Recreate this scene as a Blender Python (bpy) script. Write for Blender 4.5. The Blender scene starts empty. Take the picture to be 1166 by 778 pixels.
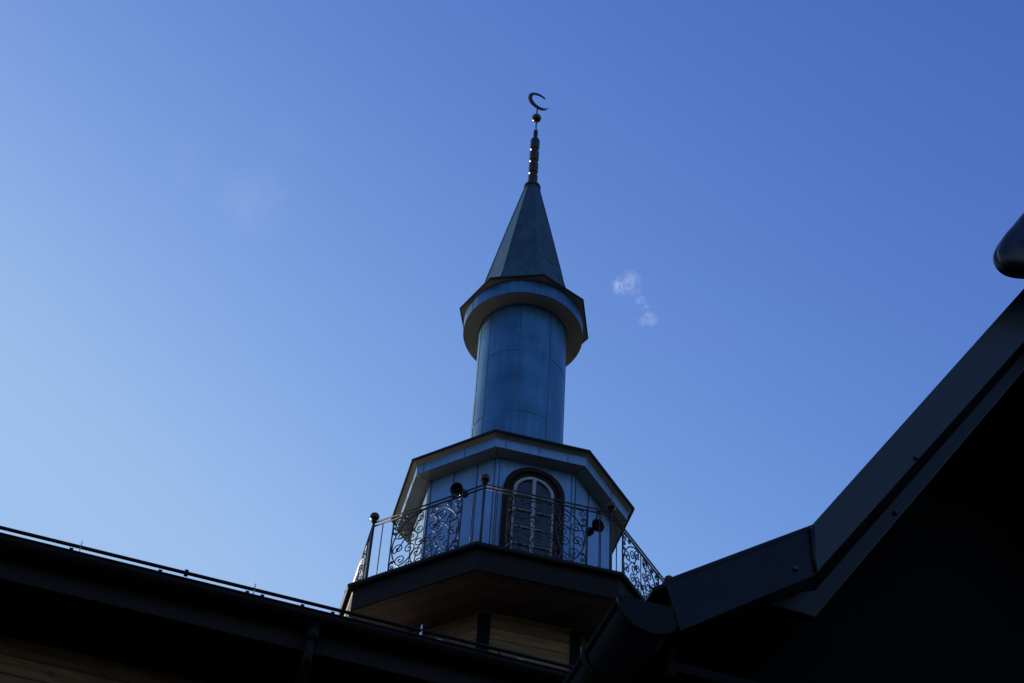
import bpy, math, random
from mathutils import Vector, Matrix, noise
random.seed(7)
R = math.radians
scene = bpy.context.scene
col = scene.collection
CZ = 1.6                                   # eye height above the yard

# ------------------------------------------------------------------ camera
cam_d = bpy.data.cameras.new('camera'); cam = bpy.data.objects.new('camera', cam_d); col.objects.link(cam)
scene.camera = cam
cam_d.sensor_width = 36.0; cam_d.lens = 1992.15 / 1166 * 36
cam_d.clip_start = 0.05; cam_d.clip_end = 20000
pitch, roll = 0.8082, 0.0692
F = Vector((0, math.cos(pitch), math.sin(pitch))); U = Vector((0, -math.sin(pitch), math.cos(pitch))); X = Vector((1, 0, 0))
xc = X * math.cos(roll) + U * math.sin(roll); yc = U * math.cos(roll) - X * math.sin(roll)
M = Matrix((xc, yc, -F)).transposed().to_4x4(); M.translation = (0, 0, CZ)
cam.matrix_world = M

# ------------------------------------------------------------------ sky, sun, exposure
SUN_AZ, SUN_EL = -41.0, 13.0               # azimuth from +Y clockwise
w = bpy.data.worlds.new('World'); scene.world = w; w.use_nodes = True
nt = w.node_tree; nt.nodes.clear()
out = nt.nodes.new('ShaderNodeOutputWorld'); bg = nt.nodes.new('ShaderNodeBackground'); sky = nt.nodes.new('ShaderNodeTexSky')
sky.sky_type = 'NISHITA'; sky.sun_disc = False
sky.sun_elevation = R(SUN_EL); sky.sun_rotation = R(SUN_AZ)
sky.air_density = 1.0; sky.dust_density = 1.0; sky.ozone_density = 1.0; sky.altitude = 300
bg.inputs['Strength'].default_value = 0.1
# the contrasty, saturated rendition of the sky: a power curve per channel
sepc = nt.nodes.new('ShaderNodeSeparateColor'); comb = nt.nodes.new('ShaderNodeCombineColor'); nt.links.new(sky.outputs[0], sepc.inputs[0])
EXPO = .8
for i, (gm_, gain, top_) in enumerate(((1.90, 11.0, 2.0), (1.87, 9.6, 3.05), (1.14, 3.68, 4.95))):
    a_ = nt.nodes.new('ShaderNodeMath'); a_.operation = 'MULTIPLY'; a_.inputs[1].default_value = .1; nt.links.new(sepc.outputs[i], a_.inputs[0])
    p_ = nt.nodes.new('ShaderNodeMath'); p_.operation = 'POWER'; p_.inputs[1].default_value = gm_; nt.links.new(a_.outputs[0], p_.inputs[0])
    k_ = nt.nodes.new('ShaderNodeMath'); k_.operation = 'MULTIPLY'; k_.inputs[1].default_value = gain * 10 / 2 ** EXPO; nt.links.new(p_.outputs[0], k_.inputs[0])
    c_ = nt.nodes.new('ShaderNodeMath'); c_.operation = 'SMOOTH_MIN'; c_.inputs[1].default_value = top_; c_.inputs[2].default_value = top_ * .6; nt.links.new(k_.outputs[0], c_.inputs[0])
    nt.links.new(c_.outputs[0], comb.inputs[i])
nt.links.new(comb.outputs[0], bg.inputs[0]); nt.links.new(bg.outputs[0], out.inputs[0])
sd = bpy.data.lights.new('sun', 'SUN'); sd.energy = 4.5; sd.angle = R(0.5); sd.color = (1, .9, .76)
so = bpy.data.objects.new('sun', sd); col.objects.link(so)
dirv = Vector((math.sin(R(SUN_AZ)) * math.cos(R(SUN_EL)), math.cos(R(SUN_AZ)) * math.cos(R(SUN_EL)), math.sin(R(SUN_EL))))
so.rotation_euler = dirv.to_track_quat('Z', 'Y').to_euler(); so.location = (-20, 20, 30)
vs = scene.view_settings
vs.view_transform = 'Standard'; vs.look = 'None'; vs.gamma = 1; vs.exposure = EXPO; vs.use_curve_mapping = False
scene.render.engine = 'CYCLES'

# ------------------------------------------------------------------ materials
def mat(name, color, rough=.5, metal=0., var=0., vscale=3., bump=0., bscale=40., planks=None, spec=.5, stretch=(1, 1, 1), knots=False, streak=0.):
    m = bpy.data.materials.new(name); m.use_nodes = True
    n = m.node_tree.nodes; l = m.node_tree.links
    b = n['Principled BSDF']
    b.inputs['Roughness'].default_value = rough; b.inputs['Metallic'].default_value = metal
    b.inputs['Specular IOR Level'].default_value = spec
    b.inputs['Base Color'].default_value = (*color, 1)
    tc = n.new('ShaderNodeTexCoord'); mp = n.new('ShaderNodeMapping'); l.new(tc.outputs['Object'], mp.inputs[0])
    mp.inputs['Scale'].default_value = stretch
    cur = None; h = None
    if var:
        no = n.new('ShaderNodeTexNoise'); no.inputs['Scale'].default_value = vscale; no.inputs['Detail'].default_value = 7; no.inputs['Roughness'].default_value = .6
        l.new(mp.outputs[0], no.inputs[0])
        r = n.new('ShaderNodeValToRGB'); r.color_ramp.elements[0].position = .3; r.color_ramp.elements[1].position = .72
        r.color_ramp.elements[0].color = (*[c * (1 - var) for c in color], 1); r.color_ramp.elements[1].color = (*[min(1, c * (1 + var)) for c in color], 1)
        l.new(no.outputs[0], r.inputs[0]); cur = r.outputs[0]
        rr = n.new('ShaderNodeMapRange'); rr.inputs['To Min'].default_value = max(.02, rough - .12); rr.inputs['To Max'].default_value = rough + .14
        l.new(no.outputs[0], rr.inputs[0]); l.new(rr.outputs[0], b.inputs['Roughness'])
    if streak:                             # vertical rain streaks
        m2 = n.new('ShaderNodeMapping'); m2.inputs['Scale'].default_value = (9, 9, .7); l.new(tc.outputs['Object'], m2.inputs[0])
        n2 = n.new('ShaderNodeTexNoise'); n2.inputs['Scale'].default_value = 2.2; n2.inputs['Detail'].default_value = 5; l.new(m2.outputs[0], n2.inputs[0])
        r2 = n.new('ShaderNodeMapRange'); r2.inputs['From Min'].default_value = .42; r2.inputs['From Max'].default_value = .7
        r2.inputs['To Min'].default_value = 0; r2.inputs['To Max'].default_value = streak; l.new(n2.outputs[0], r2.inputs[0])
        mx = n.new('ShaderNodeMix'); mx.data_type = 'RGBA'; l.new(r2.outputs[0], mx.inputs[0])
        if cur: l.new(cur, mx.inputs[6])
        else: mx.inputs[6].default_value = (*color, 1)
        mx.inputs[7].default_value = (*[c * .35 for c in color], 1); cur = mx.outputs[2]
    if planks:                             # (axis, width): grooves between boards + tone per board
        ax, wd = planks
        sp = n.new('ShaderNodeSeparateXYZ'); l.new(tc.outputs['Object'], sp.inputs[0])
        if ax == 'R':
            ln = n.new('ShaderNodeVectorMath'); ln.operation = 'LENGTH'; cx = n.new('ShaderNodeCombineXYZ')
            l.new(sp.outputs[0], cx.inputs[0]); l.new(sp.outputs[1], cx.inputs[1]); l.new(cx.outputs[0], ln.inputs[0]); src = ln.outputs['Value']
        elif ax == 'O':                    # octagonal rings: boards run parallel to the eight edges
            src = None
            for k in range(4):
                an = -math.pi / 2 - .1753 + (k + .5) * math.pi / 4
                dt = n.new('ShaderNodeVectorMath'); dt.operation = 'DOT_PRODUCT'; l.new(tc.outputs['Object'], dt.inputs[0]); dt.inputs[1].default_value = (math.cos(an), math.sin(an), 0)
                ab = n.new('ShaderNodeMath'); ab.operation = 'ABSOLUTE'; l.new(dt.outputs['Value'], ab.inputs[0])
                if src is None: src = ab.outputs[0]
                else:
                    mxx = n.new('ShaderNodeMath'); mxx.operation = 'MAXIMUM'; l.new(src, mxx.inputs[0]); l.new(ab.outputs[0], mxx.inputs[1]); src = mxx.outputs[0]
        else: src = sp.outputs['XYZ'.index(ax)]
        dv = n.new('ShaderNodeMath'); dv.operation = 'DIVIDE'; dv.inputs[1].default_value = wd; l.new(src, dv.inputs[0])
        fr = n.new('ShaderNodeMath'); fr.operation = 'FRACT'; l.new(dv.outputs[0], fr.inputs[0])
        pp = n.new('ShaderNodeMath'); pp.operation = 'PINGPONG'; pp.inputs[1].default_value = .5; l.new(fr.outputs[0], pp.inputs[0])
        gr = n.new('ShaderNodeMapRange'); gr.inputs['From Max'].default_value = .06; l.new(pp.outputs[0], gr.inputs[0])
        fl = n.new('ShaderNodeMath'); fl.operation = 'FLOOR'; l.new(dv.outputs[0], fl.inputs[0])
        wn = n.new('ShaderNodeTexWhiteNoise'); wn.noise_dimensions = '1D'; l.new(fl.outputs[0], wn.inputs['W'])
        tn = n.new('ShaderNodeMapRange'); tn.inputs['To Min'].default_value = .6; tn.inputs['To Max'].default_value = 1.25; l.new(wn.outputs['Value'], tn.inputs[0])
        ml = n.new('ShaderNodeMath'); ml.operation = 'MULTIPLY'; l.new(tn.outputs[0], ml.inputs[0])
        gm = n.new('ShaderNodeMapRange'); gm.inputs['To Min'].default_value = .15; l.new(gr.outputs[0], gm.inputs[0]); l.new(gm.outputs[0], ml.inputs[1])
        hs = n.new('ShaderNodeHueSaturation'); l.new(ml.outputs[0], hs.inputs['Value'])
        if cur: l.new(cur, hs.inputs['Color'])
        else: hs.inputs['Color'].default_value = (*color, 1)
        cur = hs.outputs[0]; h = gr.outputs[0]
    if knots:
        vo = n.new('ShaderNodeTexVoronoi'); vo.inputs['Scale'].default_value = 2.6; vo.inputs['Randomness'].default_value = 1
        nz = n.new('ShaderNodeTexNoise'); nz.inputs['Scale'].default_value = 14
        l.new(tc.outputs['Object'], vo.inputs[0])
        kr = n.new('ShaderNodeMapRange'); kr.inputs['From Min'].default_value = .03; kr.inputs['From Max'].default_value = .11; kr.inputs['To Min'].default_value = .22
        l.new(vo.outputs['Distance'], kr.inputs[0])
        h2 = n.new('ShaderNodeHueSaturation'); l.new(kr.outputs[0], h2.inputs['Value'])
        l.new(cur, h2.inputs['Color']); cur = h2.outputs[0]
    if cur: l.new(cur, b.inputs['Base Color'])
    if bump or h:
        bp = n.new('ShaderNodeBump'); bp.inputs['Distance'].default_value = .01; bp.inputs['Strength'].default_value = bump or .6
        bn = n.new('ShaderNodeTexNoise'); bn.inputs['Scale'].default_value = bscale; bn.inputs['Detail'].default_value = 4; l.new(mp.outputs[0], bn.inputs[0])
        if h:
            ad = n.new('ShaderNodeMath'); ad.operation = 'MULTIPLY_ADD'; l.new(bn.outputs[0], ad.inputs[0]); ad.inputs[1].default_value = .25; l.new(h, ad.inputs[2]); l.new(ad.outputs[0], bp.inputs['Height'])
        else: l.new(bn.outputs[0], bp.inputs['Height'])
        l.new(bp.outputs[0], b.inputs['Normal'])
    return m
mt = {}
mt['zinc'] = mat('zinc_sheet', (.062, .17, .27), .36, .6, var=.25, vscale=2.2, bump=.35, bscale=1.6, streak=.35)
mt['panel'] = mat('blue_grey_sheet_panel', (.15, .285, .45), .4, .3, var=.12, vscale=2.2, bump=.1, bscale=2.5, streak=.2)
mt['zsoffit'] = mat('bounce_tinted_sheet_soffit', (.25, .235, .185), .45, .3, var=.2, vscale=3, bump=.1, bscale=3)  # same tower sheet; beige of ground and sun bounce put into its colour
mt['zinc_dark'] = mat('weathered_zinc_sheet', (.045, .095, .088), .42, .5, var=.3, vscale=2.5, bump=.15, bscale=2.5, streak=.55)
mt['seam'] = mat('sheet_seam', (.07, .08, .09), .5, .5)
mt['edge'] = mat('dark_edge_trim', (.012, .010, .009), .6, 0., var=.2, spec=.15)
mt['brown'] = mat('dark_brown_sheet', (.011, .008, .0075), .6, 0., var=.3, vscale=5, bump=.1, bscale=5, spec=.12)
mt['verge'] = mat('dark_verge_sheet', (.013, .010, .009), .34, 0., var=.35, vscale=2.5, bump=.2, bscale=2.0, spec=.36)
mt['shaded_sheet'] = mat('shade_darkened_verge_sheet', (.008, .0065, .006), .36, 0., var=.4, vscale=2.5, bump=.25, bscale=2.0, spec=.18)  # verge sheet darkened: light falling off toward the low end put into colour
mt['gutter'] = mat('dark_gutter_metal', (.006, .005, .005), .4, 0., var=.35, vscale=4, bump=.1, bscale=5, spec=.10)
mt['iron'] = mat('wrought_iron', (.016, .010, .008), .5, .0, var=.4, vscale=30, bump=.2, bscale=120)
mt['copper'] = mat('dark_copper', (.05, .025, .018), .27, .6, var=.4, vscale=20, bump=.15, bscale=40)
mt['finial'] = mat('dark_bronze_finial', (.055, .03, .02), .33, .6, var=.4, vscale=12, bump=.15, bscale=40)
mt['log'] = mat('pine_boards', (.14, .070, .018), .65, 0., var=.5, vscale=3, stretch=(1, 1, 9), planks=('Z', .14), knots=True, bscale=25, bump=.5)
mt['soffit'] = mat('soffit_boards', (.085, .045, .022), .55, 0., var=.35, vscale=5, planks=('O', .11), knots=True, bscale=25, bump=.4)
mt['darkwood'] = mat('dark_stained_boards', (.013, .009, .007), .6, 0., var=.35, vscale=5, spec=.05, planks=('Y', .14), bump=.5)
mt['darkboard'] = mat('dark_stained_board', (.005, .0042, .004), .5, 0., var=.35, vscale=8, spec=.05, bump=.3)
mt['frame'] = mat('brown_window_casing', (.020, .008, .007), .6, 0., var=.25, vscale=6, bump=.2, spec=.1)
mt['white'] = mat('white_sash_paint', (.24, .26, .28), .5, 0., var=.15, vscale=12)
mt['bar'] = mat('weathered_glazing_bar', (.30, .30, .28), .5, 0., var=.6, vscale=9, spec=.2)
mt['glass'] = mat('dark_pane', (.008, .010, .012), .10, 0., var=.5, vscale=6, bump=.5, bscale=5, spec=.5)
mt['roof'] = mat('brown_roof_sheet', (.05, .032, .026), .45, 0., var=.25, vscale=3, planks=('X', .2), bump=.3)
mt['horn'] = mat('dark_horn_plastic', (.010, .010, .012), .5, 0., var=.2, spec=.2)
mt['yard'] = mat('yard_paving', (.035, .032, .028), .9, 0., var=.4, vscale=.6, bump=.4, bscale=14)
mt['galv'] = mat('bright_galvanised_steel', (.45, .47, .5), .4, .8, var=.2, vscale=20)

# ------------------------------------------------------------------ mesh helpers
class MB:
    def __init__(s): s.v = []; s.f = []; s.m = []; s.sm = []
    def add(s, vs, fs, mi=0, smooth=False):
        o = len(s.v); s.v += [tuple(v) for v in vs]
        for f in fs: s.f.append([o + i for i in f]); s.m.append(mi); s.sm.append(smooth)
    def box(s, a, b, mi=0):
        (x0, y0, z0), (x1, y1, z1) = a, b
        s.add([(x0, y0, z0), (x1, y0, z0), (x1, y1, z0), (x0, y1, z0), (x0, y0, z1), (x1, y0, z1), (x1, y1, z1), (x0, y1, z1)],
              [(0, 3, 2, 1), (4, 5, 6, 7), (0, 1, 5, 4), (1, 2, 6, 5), (2, 3, 7, 6), (3, 0, 4, 7)], mi)
    def prism(s, pts, d0, d1, axis='Y', mi=0):
        # pts (a,b) outline in the plane across axis, extruded d0..d1
        n = len(pts)
        def P(p, d): return (p[0], d, p[1]) if axis == 'Y' else ((d, p[0], p[1]) if axis == 'X' else (p[0], p[1], d))
        s.add([P(p, d0) for p in pts] + [P(p, d1) for p in pts],
              [list(range(n)), list(range(2 * n - 1, n - 1, -1))] + [(i, i + n, (i + 1) % n + n, (i + 1) % n) for i in range(n)], mi)
    def lathe(s, prof, n=8, th=0., mi=0, smooth=False, cap0=False, cap1=False, origin=(0, 0, 0), rot=None, closed=False):
        vs = []
        for r, z in prof:
            for k in range(n):
                a = th + 2 * math.pi * k / n; v = Vector((r * math.cos(a), r * math.sin(a), z))
                if rot: v = rot @ v
                vs.append(v + Vector(origin))
        fs = []; m = len(prof)
        for i in range(m - 1 + (1 if closed else 0)):
            j = (i + 1) % m
            for k in range(n): k2 = (k + 1) % n; fs.append((i * n + k, i * n + k2, j * n + k2, j * n + k))
        if cap0: fs.append(list(range(n))[::-1])
        if cap1: fs.append([(m - 1) * n + k for k in range(n)])
        s.add(vs, fs, mi, smooth)
    def tube(s, pts, r, n=6, mi=0, smooth=True, up=None):
        pts = [Vector(p) for p in pts]; vs = []; prev = None
        for i, p in enumerate(pts):
            t = (pts[min(i + 1, len(pts) - 1)] - pts[max(i - 1, 0)]).normalized()
            if prev is None: a = t.orthogonal().normalized()
            else: a = (prev - t * prev.dot(t)).normalized()
            prev = a; b = t.cross(a)
            rr = r[i] if isinstance(r, (list, tuple)) else r
            for k in range(n): q = 2 * math.pi * (k + .5) / n; vs.append(p + a * rr * math.cos(q) + b * rr * math.sin(q))
        fs = []
        for i in range(len(pts) - 1):
            for k in range(n): k2 = (k + 1) % n; fs.append((i * n + k, i * n + k2, (i + 1) * n + k2, (i + 1) * n + k))
        fs.append(list(range(n))[::-1]); fs.append([(len(pts) - 1) * n + k for k in range(n)])
        s.add(vs, fs, mi, smooth)
    def ball(s, c, r, mi=0, n=20):
        s.lathe([(max(1e-4, r * math.sin(math.pi * i / 12)), -r * math.cos(math.pi * i / 12)) for i in range(13)], n, 0, mi, True, origin=c)
    def build(s, name, mats, parent=None, bevel=0.):
        me = bpy.data.meshes.new(name); me.from_pydata(s.v, [], s.f); me.validate()
        if not isinstance(mats, (list, tuple)): mats = [mats]
        for m in mats: me.materials.append(m)
        for i, p in enumerate(me.polygons):
            if i < len(s.m): p.material_index = s.m[i]; p.use_smooth = s.sm[i]
        o = bpy.data.objects.new(name, me); col.objects.link(o)
        if parent: o.parent = parent
        if bevel:
            b = o.modifiers.new('bevel', 'BEVEL'); b.width = bevel; b.segments = 2; b.limit_method = 'ANGLE'
        return o
def thing(name, label, cat, loc, rz=0, group=None):
    o = bpy.data.objects.new(name, None); col.objects.link(o); o.location = loc; o.rotation_euler = (0, 0, rz)
    o['label'] = label; o['category'] = cat
    if group: o['group'] = group
    return o
def copy_part(o, parent, keep_children=True):
    c = o.copy(); col.objects.link(c); c.parent = parent
    for ch in list(o.children):
        if keep_children: copy_part(ch, c)
    return c

# ------------------------------------------------------------------ ground
g = MB(); g.add([(-3000, -3000, 0), (3000, -3000, 0), (3000, 3000, 0), (-3000, 3000, 0)], [(0, 1, 2, 3)])
go = g.build('ground', mt['yard']); go['kind'] = 'structure'

# ------------------------------------------------------------------ main building (local x = along the eave, local y = away from the viewer)
ALPHA = math.atan2(.27563736, .9612617)
ca, sa = math.cos(ALPHA), math.sin(ALPHA)
def W(u, n, z): return (u * ca - n * sa, u * sa + n * ca, z)
hall = thing('prayer_hall', 'wide timber building with dark brown eave, gutter and snow rail below the minaret', 'building', W(3, 15.5, 0), ALPHA)
UO, NO = 3., 15.5
def L(u, n, z): return (u - UO, n - NO, z + CZ)      # z measured from eye height
UL, UR = -11., 15.; NB = 21.2
m = MB()
m.box((UL + .8 - UO, 9.98 - NO, 0), (UR - .8 - UO, NB - NO, 6.86 + CZ))
wall = m.build('wall', mt['log'], hall)
# gable triangles above the side walls
for u in (UL + .8, UR - .95):
    m = MB(); m.prism([(9.98 - NO, 6.862 + CZ), (NB - NO, 6.862 + CZ), (15.53 - NO, 10.0 + CZ)], u - UO, u + .15 - UO, 'X')
    m.build('gable_wall', mt['log'], hall)
# roof: two thick slopes
m = MB(); sl = .50
for sgn in (1, -1):
    def nn(d): return (9.30 + d if sgn == 1 else 15.53 * 2 - 9.30 - d) - NO
    top = [(nn(0), 7.04 + CZ), (nn(6.23), 7.04 + 6.23 * sl + CZ)]
    pts = [top[0], top[1], (top[1][0], top[1][1] - .12), (top[0][0], top[0][1] - .035)]
    m.prism(pts, UL - UO, UR - UO, 'X')
roof = m.build('roof', mt['roof'], hall)
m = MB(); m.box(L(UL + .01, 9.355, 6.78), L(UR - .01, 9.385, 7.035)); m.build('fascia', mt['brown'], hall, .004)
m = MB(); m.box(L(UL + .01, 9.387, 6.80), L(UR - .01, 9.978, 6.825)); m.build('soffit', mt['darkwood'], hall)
# half round gutter
def gutter_mb(ctr, r, a0, a1, thick=.004, N=16):
    """ctr (y,z); along x"""
    m = MB(); ring = []
    for i in range(N + 1): a = math.pi + math.pi * i / N; ring.append((ctr[0] + r * math.cos(a), ctr[1] + r * math.sin(a)))
    inner = [(ctr[0] + (r - thick) * math.cos(math.pi + math.pi * i / N), ctr[1] + (r - thick) * math.sin(math.pi + math.pi * i / N)) for i in range(N, -1, -1)]
    m.prism(ring + inner, a0, a1, 'X')
    for p in m.sm: pass
    for i in range(2, len(m.sm)): m.sm[i] = True
    m.tube([(a0, ctr[0] - r, ctr[1]), (a1, ctr[0] - r, ctr[1])], .009, 8)
    return m
gm = gutter_mb((9.275 - NO, 7.0 + CZ), .075, UL - UO, UR - UO)
gut = gm.build('gutter', mt['gutter'], hall)
uu = -.18 - .575 * 17
hang = []
m0 = MB()
m0.tube([(0, -.081 * math.cos(math.pi * i / 12) + 0, -.081 * math.sin(math.pi * i / 12)) for i in range(13)], .008, 6)
m0.box((-.012, -.09, -.004), (.012, .08, .014))
proto = None
spots = [-.18 + .575 * k for k in range(-17, 26)] + [1.07, 1.34]
for q in spots:
    if proto is None:
        o = m0.build('gutter_bracket', mt['gutter'], gut); proto = o
    else:
        o = proto.copy(); col.objects.link(o); o.parent = gut
    o.location = L(q, 9.275, 7.0)
# downpipe
m = MB(); pu = 1.45
m.tube([L(pu, 9.275, 6.93), L(pu, 9.275, 6.80)], .047, 16)
pth = [(9.275, 6.92), (9.275, 6.70), (9.29, 6.655), (9.33, 6.62), (9.80, 6.36), (9.86, 6.32), (9.885, 6.26), (9.885, -1.5)]
m.tube([L(pu - .01, a, b) for a, b in pth], .037, 16)
m.build('downpipe', mt['gutter'], hall)
# snow rail
m = MB(); m.tube([L(UL + .1, 9.36, 7.168), L(UR - .1, 9.36, 7.168)], .0125, 10)
for q in (.57, .57 + 3.5, .57 - 3.5, .57 - 7, .57 + 7): m.tube([L(q - .012, 9.36, 7.168), L(q + .012, 9.36, 7.168)], .024, 10)
rail = m.build('snow_rail', mt['gutter'], hall)
pr = None
for k in range(-9, 13):
    if pr is None:
        m = MB(); m.prism([(-.022, -.12), (.07, -.09), (.014, .05), (-.004, .055)], -.003, .003, 'X'); pr = m.build('rail_bracket', mt['galv'], rail); o = pr
    else:
        o = pr.copy(); col.objects.link(o); o.parent = rail
    o.location = L(-.13 + 1.16 * k, 9.36, 7.168 - .006)
# a few shiny roof clips over the gutter
pr = None
for q in (1.66, 2.29, 2.86):
    if pr is None:
        m = MB(); m.box((-.022, -.012, -.004), (.022, .012, .006)); pr = m.build('roof_clip', mt['galv'], hall, .002); o = pr
    else: o = pr.copy(); col.objects.link(o); o.parent = hall
    o.location = L(q, 9.24, 7.03)

# ------------------------------------------------------------------ gabled porch close to the viewer on the right
PU, PN, PH = 1.0841, 2.7895, 2.35
porch = thing('gabled_porch', 'near black gabled porch with kinked dark verge boards at the right of the minaret', 'building', W(PU + 1.30, 6.3, 0), ALPHA)
def Q(du, n, z): return (du - 1.30, n - 6.3, z + PH + CZ)
def q2(du, z): return (du - 1.30, z + PH + CZ)
def mir(pts): return [(2.6 - a, b) for a, b in pts][::-1]
# profile of roof top, left to right
ltop = [(.075, .058), (.479, .358), (1.30, 1.579)]
# verge flashing: one piece per slope
vl = [(.10, .078), (.479, .358), (1.30, 1.579), (1.30, 1.40), (.47, .2035), (.135, -.05)]
def nY(v): return v - 6.3
for j, pts in enumerate((vl, mir(vl))):
    lo = pts[:]; 
    m = MB()
    if j == 0:
        A = [(.10, .078), (.479, .358), (.47, .2035), (.135, -.05)]; B = [(.479, .358), (1.30, 1.579), (1.30, 1.40), (.47, .2035)]
    else:
        A = mir([(.10, .078), (.479, .358), (.47, .2035), (.135, -.05)]); B = mir([(.479, .358), (1.30, 1.579), (1.30, 1.40), (.47, .2035)])
    # lower piece folded over the joint, foot proud, leaned back to reflect darker sky
    def lean(pts, y0s, y1):
        vs = []
        for (a, b), y0 in zip(pts, y0s):
            k = y0 / PN; du, z = (a + PU) * k - PU, (b + PH) * k - PH
            if j: du = a + (b and 0)
            vs.append((du - 1.30, nY(y0), (z if not j else b) + PH + CZ))
        vs += [(v[0], nY(y1), v[2]) for v in vs]; n_ = len(pts)
        m.add(vs, [list(range(n_)), list(range(2 * n_ - 1, n_ - 1, -1))] + [(i, i + n_, (i + 1) % n_ + n_, (i + 1) % n_) for i in range(n_)])
    up = [max(p[1] for p in A)]
    def ys(P_, lo_, hi_): # verge bottom edge carries lo_, top edge hi_
        bot = {(.47, .2035), (.135, -.05), (1.30, 1.40)}; bot |= {(2.6 - a, b) for a, b in bot}
        return [lo_ if any(abs(p[0] - q[0]) + abs(p[1] - q[1]) < 1e-6 for q in bot) else hi_ for p in P_]
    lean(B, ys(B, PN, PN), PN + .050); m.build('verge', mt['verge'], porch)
    m = MB(); lean(A, ys(A, PN - .004, PN + .012), PN + .050); vg = m.build('verge', mt['shaded_sheet'], porch)
    if j == 0:
        m = MB(); a, b = (.479, .352), (.471, .212)
        m.tube([Q(a[0], PN + .001, a[1]), Q(b[0], PN - .004, b[1])], .005, 8); m.build('folded_joint', mt['shaded_sheet'], vg)
        for (du, z) in ((.79, .675), (.423, .207)):
            m = MB(); m.lathe([(.0065, 0), (.0065, .004), (.004, .007)], 10, cap1=True, cap0=True, rot=Matrix.Rotation(R(90), 3, 'X'), origin=Q(du, PN, z)); m.build('screw', mt['iron'], vg)
    S2 = [(.3725, .1395), (.4955, .1345), (1.30, 1.3145), (1.30, 1.375), (.50, .215), (.38, .165)]  # upper half left out; dark recess behind stands for shade under the verge
    if j: S2 = mir(S2)
    m = MB(); m.prism([q2(*p) for p in S2], nY(PN + .060), nY(PN + .085)); s2 = m.build('barge_board', mt['shaded_sheet'], porch, .003)
    if j == 0:
        for (du, z) in ((.745, .527),):
            m = MB(); m.lathe([(.0065, 0), (.0065, .004), (.004, .007)], 10, cap1=True, cap0=True, rot=Matrix.Rotation(R(90), 3, 'X'), origin=Q(du, PN + .059, z)); m.build('screw', mt['iron'], s2)
# roof covering
m = MB()
for f in (lambda p: p, lambda p: [(2.6 - a, b) for a, b in p]):
    o1 = f([(.075, .056), (.479, .355), (1.30, 1.574)]); i1 = f([(.075, .045), (.479, .335), (1.30, 1.54)])
    m.prism([q2(*p) for p in [o1[0], o1[1], i1[1], i1[0]]], nY(PN + .010), nY(9.97)); m.prism([q2(*p) for p in [o1[1], o1[2], i1[2], i1[1]]], nY(PN + .010), nY(9.97))
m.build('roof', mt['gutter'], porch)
# underside boards
m = MB()
for f in (lambda p: p, lambda p: [(2.6 - a, b) for a, b in p]):
    a = f([(.16, .03), (.50, .28), (1.30, 1.46), (1.30, 1.38), (.56, .28), (.30, .08), (.16, .0)])
    m.prism([q2(*p) for p in a], nY(PN + .087), nY(9.96))
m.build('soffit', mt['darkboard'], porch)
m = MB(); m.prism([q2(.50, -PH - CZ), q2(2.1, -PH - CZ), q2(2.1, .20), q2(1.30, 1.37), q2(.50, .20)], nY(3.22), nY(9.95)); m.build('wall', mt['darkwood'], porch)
for s in (0, 1):
    m = MB(); x0, x1 = (.142, .162) if s == 0 else (2.6 - .162, 2.6 - .142)
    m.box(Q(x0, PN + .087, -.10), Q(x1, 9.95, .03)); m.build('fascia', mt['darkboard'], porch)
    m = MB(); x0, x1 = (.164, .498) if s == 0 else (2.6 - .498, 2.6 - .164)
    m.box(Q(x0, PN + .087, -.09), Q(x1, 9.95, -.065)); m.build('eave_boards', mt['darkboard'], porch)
    # gutter runs along local y
    gm = gutter_mb((0, 0), .068, PN + .002, 9.9)
    sx = 1 if s == 0 else -1
    gx = .068 if s == 0 else 2.6 - .068
    gm.v = [((y * sx) + gx - 1.30, x - 6.3, z + PH + CZ) for x, y, z in gm.v]
    gt = gm.build('gutter', mt['gutter'], porch)
    m = MB(); arc = [(gx - 1.30 + .0665 * math.cos(math.pi + math.pi * i / 16), PH + CZ + .0665 * math.sin(math.pi + math.pi * i / 16)) for i in range(17)]
    m.prism([(arc[0][0], arc[0][1] + .010)] + arc + [(arc[-1][0], arc[-1][1] + .010)], nY(PN + .004), nY(PN + .012)); m.build('end_cap', mt['gutter'], gt)
    m = MB(); rim = [(gx - 1.30 + .071 * math.cos(math.pi + math.pi * i / 20), nY(PN + .006), PH + CZ + .071 * math.sin(math.pi + math.pi * i / 20)) for i in range(21)]
    m.tube(rim, .006, 8); m.build('cap_rim', mt['gutter'], gt)
    for yy in (.215, 1.2, 2.2, 3.2, 4.2, 5.2, 6.2):
        m = MB(); b = [(gx - 1.30 + .074 * math.cos(math.pi + math.pi * i / 20), nY(PN + yy), PH + CZ + .074 * math.sin(math.pi + math.pi * i / 20)) for i in range(21)]
        m.tube([(b[0][0], b[0][1], b[0][2] + .012)] + b, .009, 8); m.build('gutter_bracket', mt['gutter'], gt)
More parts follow.
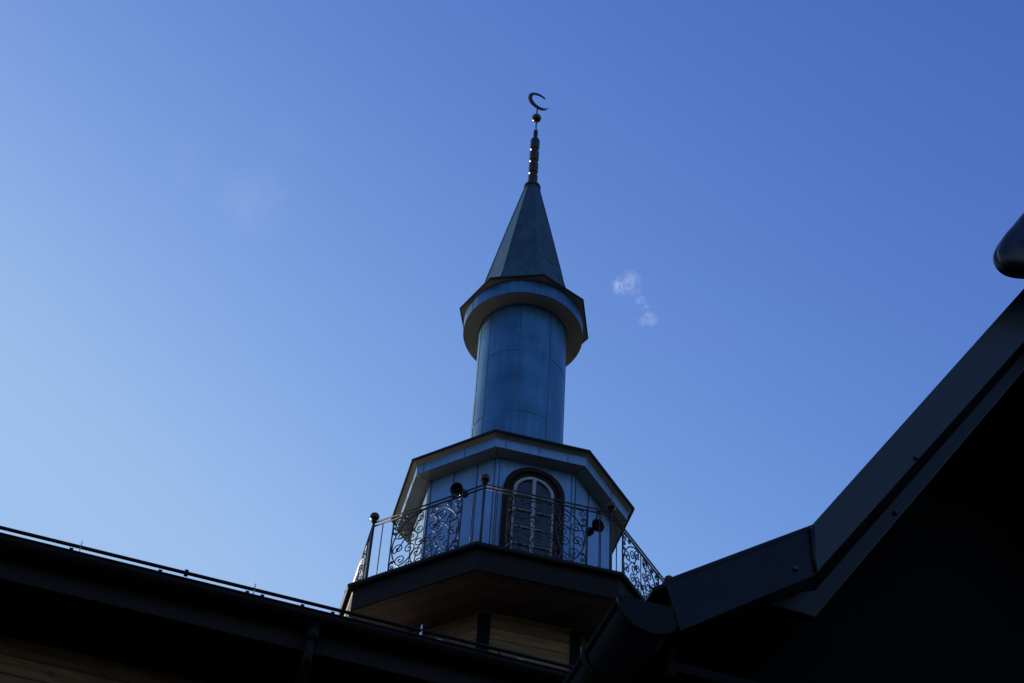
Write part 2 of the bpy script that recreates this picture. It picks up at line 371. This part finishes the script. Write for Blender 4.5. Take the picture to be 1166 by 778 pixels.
# ridge capping with a domed end
prof = [(1.087, 1.475), (1.12, 1.553), (1.165, 1.622), (1.20, 1.680), (1.235, 1.735), (1.268, 1.768), (1.30, 1.780)]
prof = prof + [(2.6 - a, b) for a, b in prof[::-1][1:]] + [(1.503, 1.425), (1.47, 1.409), (1.40, 1.43), (1.30, 1.47), (1.20, 1.43), (1.13, 1.409), (1.097, 1.425)]
def chaikin(p):
    o = []
    for i in range(len(p)):
        a, b = p[i], p[(i + 1) % len(p)]
        o += [(a[0] * .75 + b[0] * .25, a[1] * .75 + b[1] * .25), (a[0] * .25 + b[0] * .75, a[1] * .25 + b[1] * .75)]
    return o
prof = chaikin(chaikin(prof))
c0 = (1.30, 1.56)
def sc(k): return [q2(c0[0] + (a - c0[0]) * k, c0[1] + (b - c0[1]) * k) for a, b in prof]
rings = [(sc(.55), nY(PN - .150)), (sc(.80), nY(PN - .143)), (sc(.93), nY(PN - .132)), (sc(.985), nY(PN - .118)), (sc(.985), nY(PN - .106)), (sc(.95), nY(PN - .104)), (sc(.95), nY(PN - .098)), (sc(.985), nY(PN - .096)), (sc(.985), nY(PN - .084)), (sc(.90), nY(PN - .080)), (sc(.12), nY(PN - .078)), (sc(.11), nY(PN - .002))]
vs_ = []; fs_ = []; N = len(prof)
for rg, y in rings: vs_ += [(a, y, b) for a, b in rg]
for i in range(len(rings) - 1):
    for k in range(N): fs_.append((i * N + k, i * N + (k + 1) % N, (i + 1) * N + (k + 1) % N, (i + 1) * N + k))
fs_.append(list(range(N))); fs_.append([(len(rings) - 1) * N + k for k in range(N)][::-1])
m = MB(); m.add(vs_, fs_); m.sm = [True] * (len(m.f) - 2) + [False, False]
re_ = m.build('ridge_end_piece', mt['verge'], porch)
m = MB(); m.prism([q2(1.29, 1.50), q2(1.31, 1.50), q2(1.31, 1.572), q2(1.30, 1.5865), q2(1.29, 1.572)], nY(PN + .06), nY(9.9)); m.build('ridge_cap', mt['verge'], porch, .004)

# ------------------------------------------------------------------ minaret
TX, TY = .14066, 16.2
BZ = 9.0 + CZ
mina = thing('minaret', 'slender zinc clad minaret with octagonal railed balcony, pointed spire and crescent', 'minaret', (TX, TY, BZ))
TH = -math.pi / 2 - .1753
def Z(z): return z - 9.0
c8 = math.cos(math.pi / 8)
# lower timber drum with corner boards
Rl = 1.323
m = MB(); m.lathe([(Rl, Z(9.0)), (Rl, Z(11.44))], 8, TH, cap0=True, cap1=True); ld = m.build('lower_drum', mt['log'], mina)
m = MB()
for k in range(8):
    a = TH + k * math.pi / 4; v = Vector((math.cos(a), math.sin(a), 0)) * Rl
    for s in (-1, 1):
        b = a + s * math.pi / 4; w2 = Vector((math.cos(b), math.sin(b), 0)) * Rl
        e = (w2 - v).normalized(); nrm = ((v + w2) / 2).normalized()
        p = v + nrm * .003
        q = [p - e * .012, p + e * .065, p + e * .065 + nrm * .022, p + nrm * .022 - e * .006]
        m.add([tuple(x + Vector((0, 0, Z(9.0)))) for x in q] + [tuple(x + Vector((0, 0, Z(11.40)))) for x in q],
              [(0, 1, 2, 3), (7, 6, 5, 4)] + [(i, (i + 1) % 4, (i + 1) % 4 + 4, i + 4) for i in range(4)])
m.build('corner_board', mt['darkboard'], ld)
# deck
m = MB(); m.lathe([(Rl - .02, Z(11.446)), (2.0, Z(11.446)), (2.0, Z(11.70)), (.9, Z(11.72))], 8, TH)
dk = m.build('balcony_deck', mt['soffit'], mina)
m = MB(); m.lathe([(2.002, Z(11.431)), (2.0274, Z(11.431)), (2.0274, Z(11.66)), (2.04, Z(11.68)), (2.04, Z(11.698)), (2.002, Z(11.698))], 8, TH, closed=True); m.build('fascia', mt['brown'], dk, .004)
m = MB(); m.lathe([(1.7, Z(11.7225)), (2.085, Z(11.700)), (2.092, Z(11.700)), (2.1051, Z(11.712)), (2.1051, Z(11.745)), (2.095, Z(11.7503)), (1.7, Z(11.765))], 8, TH); m.lathe([(1.7, Z(11.765)), (1.0, Z(11.768))], 8, TH); m.build('drip_edge', mt['edge'], dk)
# railing
RP = 1.888; PH_ = RP * c8; HW = RP * math.sin(math.pi / 8)
ZD = Z(11.768)
for k in range(8):
    a = TH + k * math.pi / 4; x, y = RP * math.cos(a), RP * math.sin(a)
    if k == 0:
        m = MB(); m.tube([(0, 0, 0), (0, 0, 1.01)], .016, 8); m.lathe([(.03, .97), (.026, .985), (.015, .995)], 12)
        m.lathe([(.04, 0), (.04, .012), (.02, .03)], 12)
        post0 = m.build('railing_post', mt['iron'], mina); post = post0
        m = MB(); m.ball((0, 0, 1.045), .055); m.build('ball', mt['copper'], post)
    else: post = copy_part(post0, mina)
    post.location = (x, y, ZD)
def volute(c, r, a0, d, turns=1.35, n=20):
    """outer start -> centre"""
    return [(c[0] + r * (1 - .86 * t) * math.cos(a0 + d * t * turns * 2 * math.pi), c[1] + r * (1 - .86 * t) * math.sin(a0 + d * t * turns * 2 * math.pi)) for t in [(i / n) ** .9 for i in range(n + 1)]]
def scroll(c1, r1, a1, d1, c2, r2, a2, d2, k=1.0, turns=1.35):
    v1 = volute(c1, r1, a1, d1, turns); v2 = volute(c2, r2, a2, d2, turns)
    p0 = Vector(v1[0]); p1 = Vector(v2[0])
    t0 = -Vector((-math.sin(a1), math.cos(a1))) * d1; t1 = Vector((-math.sin(a2), math.cos(a2))) * d2
    L_ = (p1 - p0).length * k; mid = []
    for i in range(1, 12):
        t = i / 12; h00 = 2 * t**3 - 3 * t**2 + 1; h10 = t**3 - 2 * t**2 + t; h01 = -2 * t**3 + 3 * t**2; h11 = t**3 - t**2
        q = p0 * h00 + t0 * L_ * h10 + p1 * h01 + t1 * L_ * h11; mid.append((q.x, q.y))
    return v1[::-1] + mid + v2
def panel_mb():
    m = MB(); P = math.pi
    def tb(pts, r=.006): m.tube([(x, 0, z) for x, z in pts], r * 1.12, 6)
    for s in (-1, 1):
        tb([(s * .445, 0), (s * .445, .905)], .0085)
        tb([(s * .425 * math.cos(t), .47 + .425 * math.sin(t)) for t in [(-P / 2 + P * i / 40) for i in range(41)]], .0075)
        def sc_(*a, **kw):
            pts = scroll(*a, **kw); tb([(s * x, z) for x, z in pts], .0058)
        r = .072
        # volutes springing from the ring, linked to the central lyre
        sc_((.325, .62), r, P * .1, 1, (.20, .72), r, P * 1.0, -1, k=1.3)
        sc_((.34, .44), r, -P * .1, 1, (.17, .55), r * 1.15, P * .6, 1, k=1.2)
        sc_((.30, .27), r, -P * .2, 1, (.20, .40), r * .95, P * .9, -1, k=1.2)
        sc_((.17, .155), r, -P * .45, 1, (.09, .30), r * 1.05, P * .2, 1, k=1.4)
        sc_((.085, .80), r * .95, P * .5, -1, (.085, .63), r * .9, P * 0, -1, k=1.2)
        sc_((.065, .165), r * .8, P * 1.5, -1, (.075, .46), r * 1.0, P * 1.0, 1, k=1.1)
        # corners outside the ring
        sc_((.385, .84), .046, P * .5, -1, (.29, .86), .036, P * .6, 1, k=.9)
        sc_((.39, .10), .046, -P * .5, 1, (.30, .065), .040, -P * .6, -1, k=.9)
        sc_((.405, .75), .032, 0, 1, (.405, .68), .022, 0, -1, k=.9)
        sc_((.405, .20), .032, 0, -1, (.405, .27), .022, 0, 1, k=.9)
    tb([(0, .895), (0, .05)], .006)
    tb([(-.445, .035), (.445, .035)], .0085)
    return m
for k in range(8):
    a = TH + (k + .5) * math.pi / 4
    if k == 0:
        m = MB()
        for z in (.905, .955): m.tube([(-HW + .012, 0, z), (HW - .012, 0, z)], .0105, 8)
        for x in (-.445, .445): m.tube([(x, 0, .905), (x, 0, .955)], .007, 6)
        rp0 = m.build('railing', mt['iron'], mina); rp = rp0
        m = panel_mb(); m.build('scroll_panel', mt['iron'], rp)
        m = MB(); m.tube([(-HW + .012, 0, .035), (HW - .012, 0, .035)], .0085, 8); m.build('bottom_rail', mt['iron'], rp)
        for s in (-1, 1):
            m = MB(); m.tube([(s * .59, 0, 0), (s * .59, 0, .905)], .0065, 6); m.build('baluster', mt['iron'], rp)
    else: rp = copy_part(rp0, mina)
    rp.location = (PH_ * math.cos(a), PH_ * math.sin(a), ZD); rp.rotation_euler = (0, 0, a + math.pi / 2)
# upper drum
Rd = 1.2137
m = MB(); m.lathe([(Rd, Z(11.72)), (Rd, Z(13.75))], 8, TH)
for k in range(8):
    a = TH + (k + .5) * math.pi / 4; nrm = Vector((math.cos(a), math.sin(a), 0)); t = Vector((-nrm.y, nrm.x, 0)); ap = Rd * c8
    for off in ((-.435, .435) if k % 2 == 0 else (-.435, -.12, .2, .435)):
        c = nrm * (ap + .001) + t * off
        q = [c - t * .005, c + t * .005, c + t * .005 + nrm * .007, c - t * .005 + nrm * .007]
        m.add([tuple(x + Vector((0, 0, Z(11.74)))) for x in q] + [tuple(x + Vector((0, 0, Z(13.74)))) for x in q],
              [(0, 1, 2, 3), (7, 6, 5, 4)] + [(i, (i + 1) % 4, (i + 1) % 4 + 4, i + 4) for i in range(4)], 1)
ud = m.build('upper_drum', [mt['panel'], mt['seam']], mina)
# arched windows (frame > sash, pane)
def arch(r, zb, zc, n=20): return [(-r, zb)] + [(r * math.cos(math.pi - math.pi * i / n), zc + r * math.sin(math.pi - math.pi * i / n)) for i in range(n + 1)] + [(r, zb)]
def band(m, o, i, y0, y1):
    n = len(o)
    for a, b in zip(range(n - 1), range(1, n)):
        m.add([(o[a][0], y0, o[a][1]), (o[b][0], y0, o[b][1]), (i[b][0], y0, i[b][1]), (i[a][0], y0, i[a][1]), (o[a][0], y1, o[a][1]), (o[b][0], y1, o[b][1]), (i[b][0], y1, i[b][1]), (i[a][0], y1, i[a][1])],
              [(0, 1, 2, 3), (7, 6, 5, 4), (1, 0, 4, 5), (3, 2, 6, 7)])
    for k in (0, n - 1):
        m.add([(o[k][0], y0, o[k][1]), (i[k][0], y0, i[k][1]), (i[k][0], y1, i[k][1]), (o[k][0], y1, o[k][1])], [(0, 1, 2, 3)])
win0 = None
for k in (0, 3):
    a = TH + (k + .5) * math.pi / 4
    if win0 is None:
        zc, zb = 1.53, .12
        m = MB(); band(m, arch(.36, .02, zc), arch(.295, .02, zc), -.075, -.002); band(m, arch(.294, .02, zc), arch(.245, .02, zc), -.052, -.002)
        m.box((-.245, -.05, .02), (.245, -.002, .42))
        m.box((-.19, -.06, .08), (.19, -.05, .36))
        win0 = m.build('window', mt['frame'], mina, .004); wn_ = win0
        m = MB(); band(m, arch(.2445, .421, zc), arch(.222, .421, zc), -.042, -.012)
        m.box((-.2445, -.042, .421), (.2445, -.012, .45))
        m.build('sash', mt['bar'], wn_, .002); m = MB(); m.box((-.022, -.046, .62), (.022, -.012, 1.738)); band(m, arch(.2215, 1.45, zc), arch(.204, 1.45, zc), -.044, -.014)
        m.build('mullion', mt['white'], wn_, .002); m = MB()
        for z in (.505, .76, 1.01, 1.256, 1.485):
            m = MB(); m.box((-.2215, -.036, z - .006), (.2215, -.022, z + .006)); m.build('glazing_bar', mt['bar'], wn_, .002)
        m = MB(); ar = arch(.213, .45, zc); 
        m.prism(ar, -.018, -.010); m.build('pane', mt['glass'], wn_)
    else: wn_ = copy_part(win0, mina)
    off = -.022
    wn_.location = (Rd * c8 * math.cos(a) - math.sin(a) * off, Rd * c8 * math.sin(a) + math.cos(a) * off, ZD - .018); wn_.rotation_euler = (0, 0, a + math.pi / 2)
# eave over the upper drum
m = MB(); m.lathe([(Rd - .01, Z(13.743)), (1.4084, Z(13.743))], 8, TH, 2); m.lathe([(1.4084, Z(13.743)), (1.4084, Z(13.879))], 8, TH); m.lathe([(1.4084, Z(13.879)), (1.4784, Z(13.918))], 8, TH, 2)
for k in range(8):
    a = TH + (k + .5) * math.pi / 4; nrm = Vector((math.cos(a), math.sin(a), 0)); t = Vector((-nrm.y, nrm.x, 0))
    for off in (-.44, .12) if k % 2 else (-.42, -.02, .33):
        c = nrm * (1.4084 * c8 + .001) + t * off; q = [c - t * .003, c + t * .003, c + t * .003 + nrm * .003, c - t * .003 + nrm * .003]
        m.add([tuple(x + Vector((0, 0, Z(13.745)))) for x in q] + [tuple(x + Vector((0, 0, Z(13.875)))) for x in q],
              [(0, 1, 2, 3), (7, 6, 5, 4)] + [(i, (i + 1) % 4, (i + 1) % 4 + 4, i + 4) for i in range(4)], 1)
# soffit hip seams
for k in range(8):
    a = TH + k * math.pi / 4; d = Vector((math.cos(a), math.sin(a), 0)); m.tube([d * (Rd - .02) + Vector((0, 0, Z(13.742))), d * 1.402 + Vector((0, 0, Z(13.742)))], .004, 6, 1)
er = m.build('cornice', [mt['panel'], mt['seam'], mt['zsoffit']], mina)
m = MB(); m.lathe([(1.479, Z(13.905)), (1.4948, Z(13.905)), (1.4948, Z(13.936)), (1.47, Z(13.945)), (.60, Z(14.24)), (.56, Z(14.24))], 8, TH); m.build('cornice_roof', mt['edge'], er)
# shaft
Rs = .5887
m = MB(); m.lathe([(Rs, Z(14.1)), (Rs, Z(17.08))], 72, 0, smooth=True)
m.lathe([(Rs + .045, Z(14.15)), (Rs + .012, Z(14.22)), (Rs + .002, Z(14.26))], 72, 0, 0, True)
sa_ = [-70.8, -47.4, -4.3, 37.6, 84, 128, 172, 216, 262]
for d in sa_:
    a = R(d - 90); p = Vector((math.cos(a), math.sin(a), 0)) * (Rs + .0005); m.tube([p + Vector((0, 0, Z(14.24))), p + Vector((0, 0, Z(17.068)))], .0042, 6, 1)
for d0, d1, z in ((-47.4, -4.3, 16.204), (37.6, 84, 16.20), (-4.3, 37.6, 15.112), (-70.8, -47.4, 15.15), (84, 128, 15.1), (128, 172, 16.2), (172, 216, 15.1)):
    m.tube([Vector(((Rs + .0005) * math.cos(R(d0 + (d1 - d0) * i / 12 - 90)), (Rs + .0005) * math.sin(R(d0 + (d1 - d0) * i / 12 - 90)), Z(z))) for i in range(13)], .0038, 6, 1)
m.build('shaft', [mt['zinc'], mt['seam']], mina)
# collar
m = MB(); m.lathe([(Rs - .01, Z(17.07)), (.8055, Z(17.07))], 72, 0, 2); m.lathe([(.8055, Z(17.07)), (.8055, Z(17.29))], 72, 0, 0, True)
m.tube([Vector(((Rs + .004) * math.cos(R(i * 5)), (Rs + .004) * math.sin(R(i * 5)), Z(17.066))) for i in range(73)], .006, 6, 1)
for d in (-60, -8, 44, 100, 160, 220, 262):
    a = R(d - 90); p = Vector((math.cos(a), math.sin(a), 0)) * .806; m.tube([p + Vector((0, 0, Z(17.073))), p + Vector((0, 0, Z(17.285)))], .003, 6, 1)
m.build('collar', [mt['zinc'], mt['seam'], mt['zsoffit']], mina)
# spire, its skirt corners as measured
ang = [-77.6, -32.4, 13.6, 57.1, 102.1, 147.4, 192.4, 237.4]; rad = [.895, .917, .932, .921, .912, .912, .905, .90]
def ring(fr, z, rr=None): return [(fr * rad[i] * math.cos(R(ang[i] - 90)), fr * rad[i] * math.sin(R(ang[i] - 90)), Z(z)) for i in range(8)]
def reg(r, z): return [(r * math.cos(R(ang[i] - 90)), r * math.sin(R(ang[i] - 90)), Z(z)) for i in range(8)]
def loft(m, rings, mi=0):
    vs = [v for r_ in rings for v in r_]; fs = []
    for i in range(len(rings) - 1):
        for k in range(8): fs.append((i * 8 + k, i * 8 + (k + 1) % 8, (i + 1) * 8 + (k + 1) % 8, (i + 1) * 8 + k))
    m.add(vs, fs, mi)
m = MB(); rr_ = [ring(.985, 17.345), reg(.66, 17.62), reg(.60, 17.86), reg(.555, 18.10), reg(.33, 19.2), reg(.112, 20.23)]
loft(m, rr_)
for k in range(8):
    m.tube([rr_[j][k] for j in range(len(rr_))], .007, 6)
for k, z in ((1, 19.05), (2, 19.35), (3, 18.9), (2, 18.2)):
    f = (z - 18.10) / (20.23 - 18.10); r_ = .555 + (.112 - .555) * f
    A = Vector(reg(r_ + .002, z)[k]); B = Vector(reg(r_ + .002, z)[(k + 1) % 8]); m.tube([A, B], .004, 6, 1)
for k, fr in ((1, .5), (2, .55), (3, .5)):
    m.tube([Vector(rr_[3][k]).lerp(Vector(rr_[3][(k + 1) % 8]), fr) * 1.0, Vector(reg(.34, 19.16)[k]).lerp(Vector(reg(.34, 19.16)[(k + 1) % 8]), fr)], .0035, 6, 1)
sp = m.build('spire', [mt['zinc_dark'], mt['seam']], mina)
m = MB(); loft(m, [reg(.70, 17.295), ring(.985, 17.318)]); m.build('skirt_underside', mt['zsoffit'], sp)
m = MB(); loft(m, [ring(.984, 17.312), ring(1.0, 17.312), ring(1.003, 17.342), ring(.984, 17.352)]); m.build('drip_edge', mt['edge'], sp)
# finial
m = MB()
m.lathe([(.112, Z(20.215)), (.112, Z(20.23)), (.125, Z(20.24)), (.125, Z(20.275)), (.09, Z(20.295)), (.06, Z(20.30))], 32, 0, 0, False, cap0=True)
zs = 20.30
for i in range(4):
    z0 = zs + i * .289
    m.lathe([(.04, Z(z0)), (.044, Z(z0 + .012)), (.064, Z(z0 + .035)), (.072, Z(z0 + .055)), (.072, Z(z0 + .232)), (.064, Z(z0 + .252)), (.044, Z(z0 + .275)), (.04, Z(z0 + .289))], 32)
    for t in m.sm[-1:]: pass
zt = zs + 4 * .289
m.lathe([(.034, Z(zt)), (.034, Z(zt + .19)), (.026, Z(zt + .21)), (.010, Z(zt + .22))], 24)
m.tube([(0, 0, Z(zt + .2)), (0, 0, Z(22.245))], .0115, 10)
fn = m.build('finial', mt['finial'], mina)
m = MB(); m.ball((0, 0, Z(21.985)), .073, n=28); m.build('ball', mt['copper'], fn)
m = MB(); r_, ri, d_, th_ = .184, .155, .034, R(24)
o_ = []; i_ = []
oc = Vector((.018, 22.437)); ic = oc + Vector((math.cos(th_), math.sin(th_))) * d_
cosphi = (r_ * r_ + d_ * d_ - ri * ri) / (2 * r_ * d_); ph = math.acos(max(-1, min(1, cosphi)))
tip = oc + Vector((math.cos(th_ + ph), math.sin(th_ + ph))) * r_ - ic; pi_ = math.atan2(tip.y, tip.x) - th_
n_ = 48
for i in range(n_ + 1):
    a = th_ + ph + (2 * math.pi - 2 * ph) * i / n_; o_.append((oc.x + r_ * math.cos(a), oc.y + r_ * math.sin(a)))
    a = th_ + pi_ + (2 * math.pi - 2 * pi_) * i / n_; i_.append((ic.x + ri * math.cos(a), ic.y + ri * math.sin(a)))
band(m, o_, i_, -.014, .014)
m.v = [(x * math.cos(R(26.5)) - y * math.sin(R(26.5)), x * math.sin(R(26.5)) + y * math.cos(R(26.5)), Z(z)) for x, y, z in m.v]
m.build('crescent', mt['finial'], fn)

# ------------------------------------------------------------------ horn loudspeakers hung on the balcony rail
def horn(label, kf, t, z, inward, yaw, pit, s=1.):
    a = TH + (kf + .5) * math.pi / 4; nrm = Vector((math.cos(a), math.sin(a), 0)); tt = Vector((-nrm.y, nrm.x, 0))
    p = nrm * (PH_ - inward) + tt * t
    root = thing('horn_loudspeaker', label, 'loudspeaker', (TX + p.x, TY + p.y, 11.7503 + CZ + z), 0, 'horn loudspeakers on the balcony rail')
    rot = Matrix.Rotation(R(yaw), 3, 'Z') @ Matrix.Rotation(R(90 + pit), 3, 'X')
    m = MB(); m.lathe([(.02, -.09), (.022, -.05), (.036, -.02), (.06, .02), (.073, .035), (.079, .04), (.079, .049), (.071, .045), (.052, .01), (.02, -.03), (.001, -.035)], 32, 0, 0, True, rot=rot)
    m.build('horn_bell', mt['horn'], root)
    m = MB(); m.lathe([(.001, -.02), (.018, -.02), (.026, .0), (.018, .022), (.001, .026)], 20, 0, 0, True, rot=rot); m.build('horn_core', mt['horn'], root)
    m = MB(); m.lathe([(.03, -.17), (.045, -.16), (.046, -.10), (.036, -.085), (.02, -.08)], 24, 0, 0, False, cap0=True, rot=rot); m.build('driver', mt['horn'], root)
    back = rot @ Vector((0, 0, -.12))
    tgt = nrm * inward + Vector((0, 0, .955 - z)) 
    m = MB(); m.tube([back, back.lerp(tgt, .5) + Vector((0, 0, -.05)), tgt], .011, 6)
    m.box(tuple(tgt - Vector((.02, .02, .02))), tuple(tgt + Vector((.02, .02, .02)))); m.build('mounting_bracket', mt['iron'], root)
    return root
horn('round black horn loudspeaker facing out above the left scrollwork, left of the arched window', -1, .34, 1.09, .06, -30, 22)
horn('small black horn loudspeaker just below the balcony rail, right of the arched window', 0, .58, .80, .10, 28, 10)

# ------------------------------------------------------------------ faint cloud wisps
def ray(x, y):
    a = x - 583; b = y - 389; u = a * math.cos(roll) + b * math.sin(roll); v = a * math.sin(roll) - b * math.cos(roll)
    return (X * u + U * v + F * 1992.15).normalized()
def cloud(pts, label, dist, dens, seed, nsc=.11):
    m = bpy.data.materials.new('cloud_vapour'); m.use_nodes = True; n = m.node_tree.nodes; l = m.node_tree.links; n.clear()
    o_ = n.new('ShaderNodeOutputMaterial'); v = n.new('ShaderNodeVolumePrincipled'); v.inputs['Anisotropy'].default_value = .3
    v.inputs['Color'].default_value = (1, 1, 1, 1)
    tc = n.new('ShaderNodeTexCoord'); no = n.new('ShaderNodeTexNoise'); no.inputs['Scale'].default_value = nsc; no.inputs['Detail'].default_value = 7; no.inputs['Roughness'].default_value = .6; no.inputs['Distortion'].default_value = .6
    l.new(tc.outputs['Object'], no.inputs[0])
    acc = None
    c0_ = sum((ray(x, y) * dist for x, y, r, k in pts), Vector()) / len(pts)
    for x, y, r, k in pts:
        p = ray(x, y) * dist - c0_; rad_ = r * dist / 1992
        sb = n.new('ShaderNodeVectorMath'); sb.operation = 'DISTANCE'; l.new(tc.outputs['Object'], sb.inputs[0]); sb.inputs[1].default_value = p
        mr = n.new('ShaderNodeMapRange'); mr.interpolation_type = 'SMOOTHSTEP'; mr.inputs['From Min'].default_value = 0; mr.inputs['From Max'].default_value = rad_; mr.inputs['To Min'].default_value = k; mr.inputs['To Max'].default_value = 0
        l.new(sb.outputs['Value'], mr.inputs[0])
        if acc is None: acc = mr.outputs[0]
        else:
            ad = n.new('ShaderNodeMath'); ad.operation = 'MAXIMUM'; l.new(acc, ad.inputs[0]); l.new(mr.outputs[0], ad.inputs[1]); acc = ad.outputs[0]
    nr = n.new('ShaderNodeMapRange'); nr.inputs['From Min'].default_value = .42; nr.inputs['From Max'].default_value = .75; l.new(no.outputs[0], nr.inputs[0])
    mu = n.new('ShaderNodeMath'); mu.operation = 'MULTIPLY'; l.new(acc, mu.inputs[0]); l.new(nr.outputs[0], mu.inputs[1])
    m2 = n.new('ShaderNodeMath'); m2.operation = 'MULTIPLY'; l.new(mu.outputs[0], m2.inputs[0]); m2.inputs[1].default_value = dens
    l.new(m2.outputs[0], v.inputs['Density']); l.new(v.outputs[0], o_.inputs['Volume'])
    b = MB(); lo = Vector((1e9,) * 3); hi = -lo
    for x, y, r, k in pts:
        p = ray(x, y) * dist - c0_; rad_ = r * dist / 1992
        for i in range(3): lo[i] = min(lo[i], p[i] - rad_); hi[i] = max(hi[i], p[i] + rad_)
    b.box(tuple(lo), tuple(hi)); ob = b.build('cloud', m); ob.location = c0_ + Vector((0, 0, CZ))
    ob['label'] = label; ob['category'] = 'cloud'; ob['kind'] = 'structure'
    return ob
cloud([(707, 326, 15, 1.), (718, 320, 16, .7), (723, 333, 10, .45), (729, 342, 9, .7), (735, 350, 8, .5), (740, 363, 12, 1.), (732, 366, 9, .6)], 'small torn wisp of white cloud right of the minaret collar', 2500, .042, 1, .14)
cloud([(225, 190, 60, .5), (290, 228, 75, .8), (335, 150, 40, .35), (350, 250, 45, .3)], 'barely visible thin veil of high cloud in the upper left sky', 2600, .0011, 2, .02)
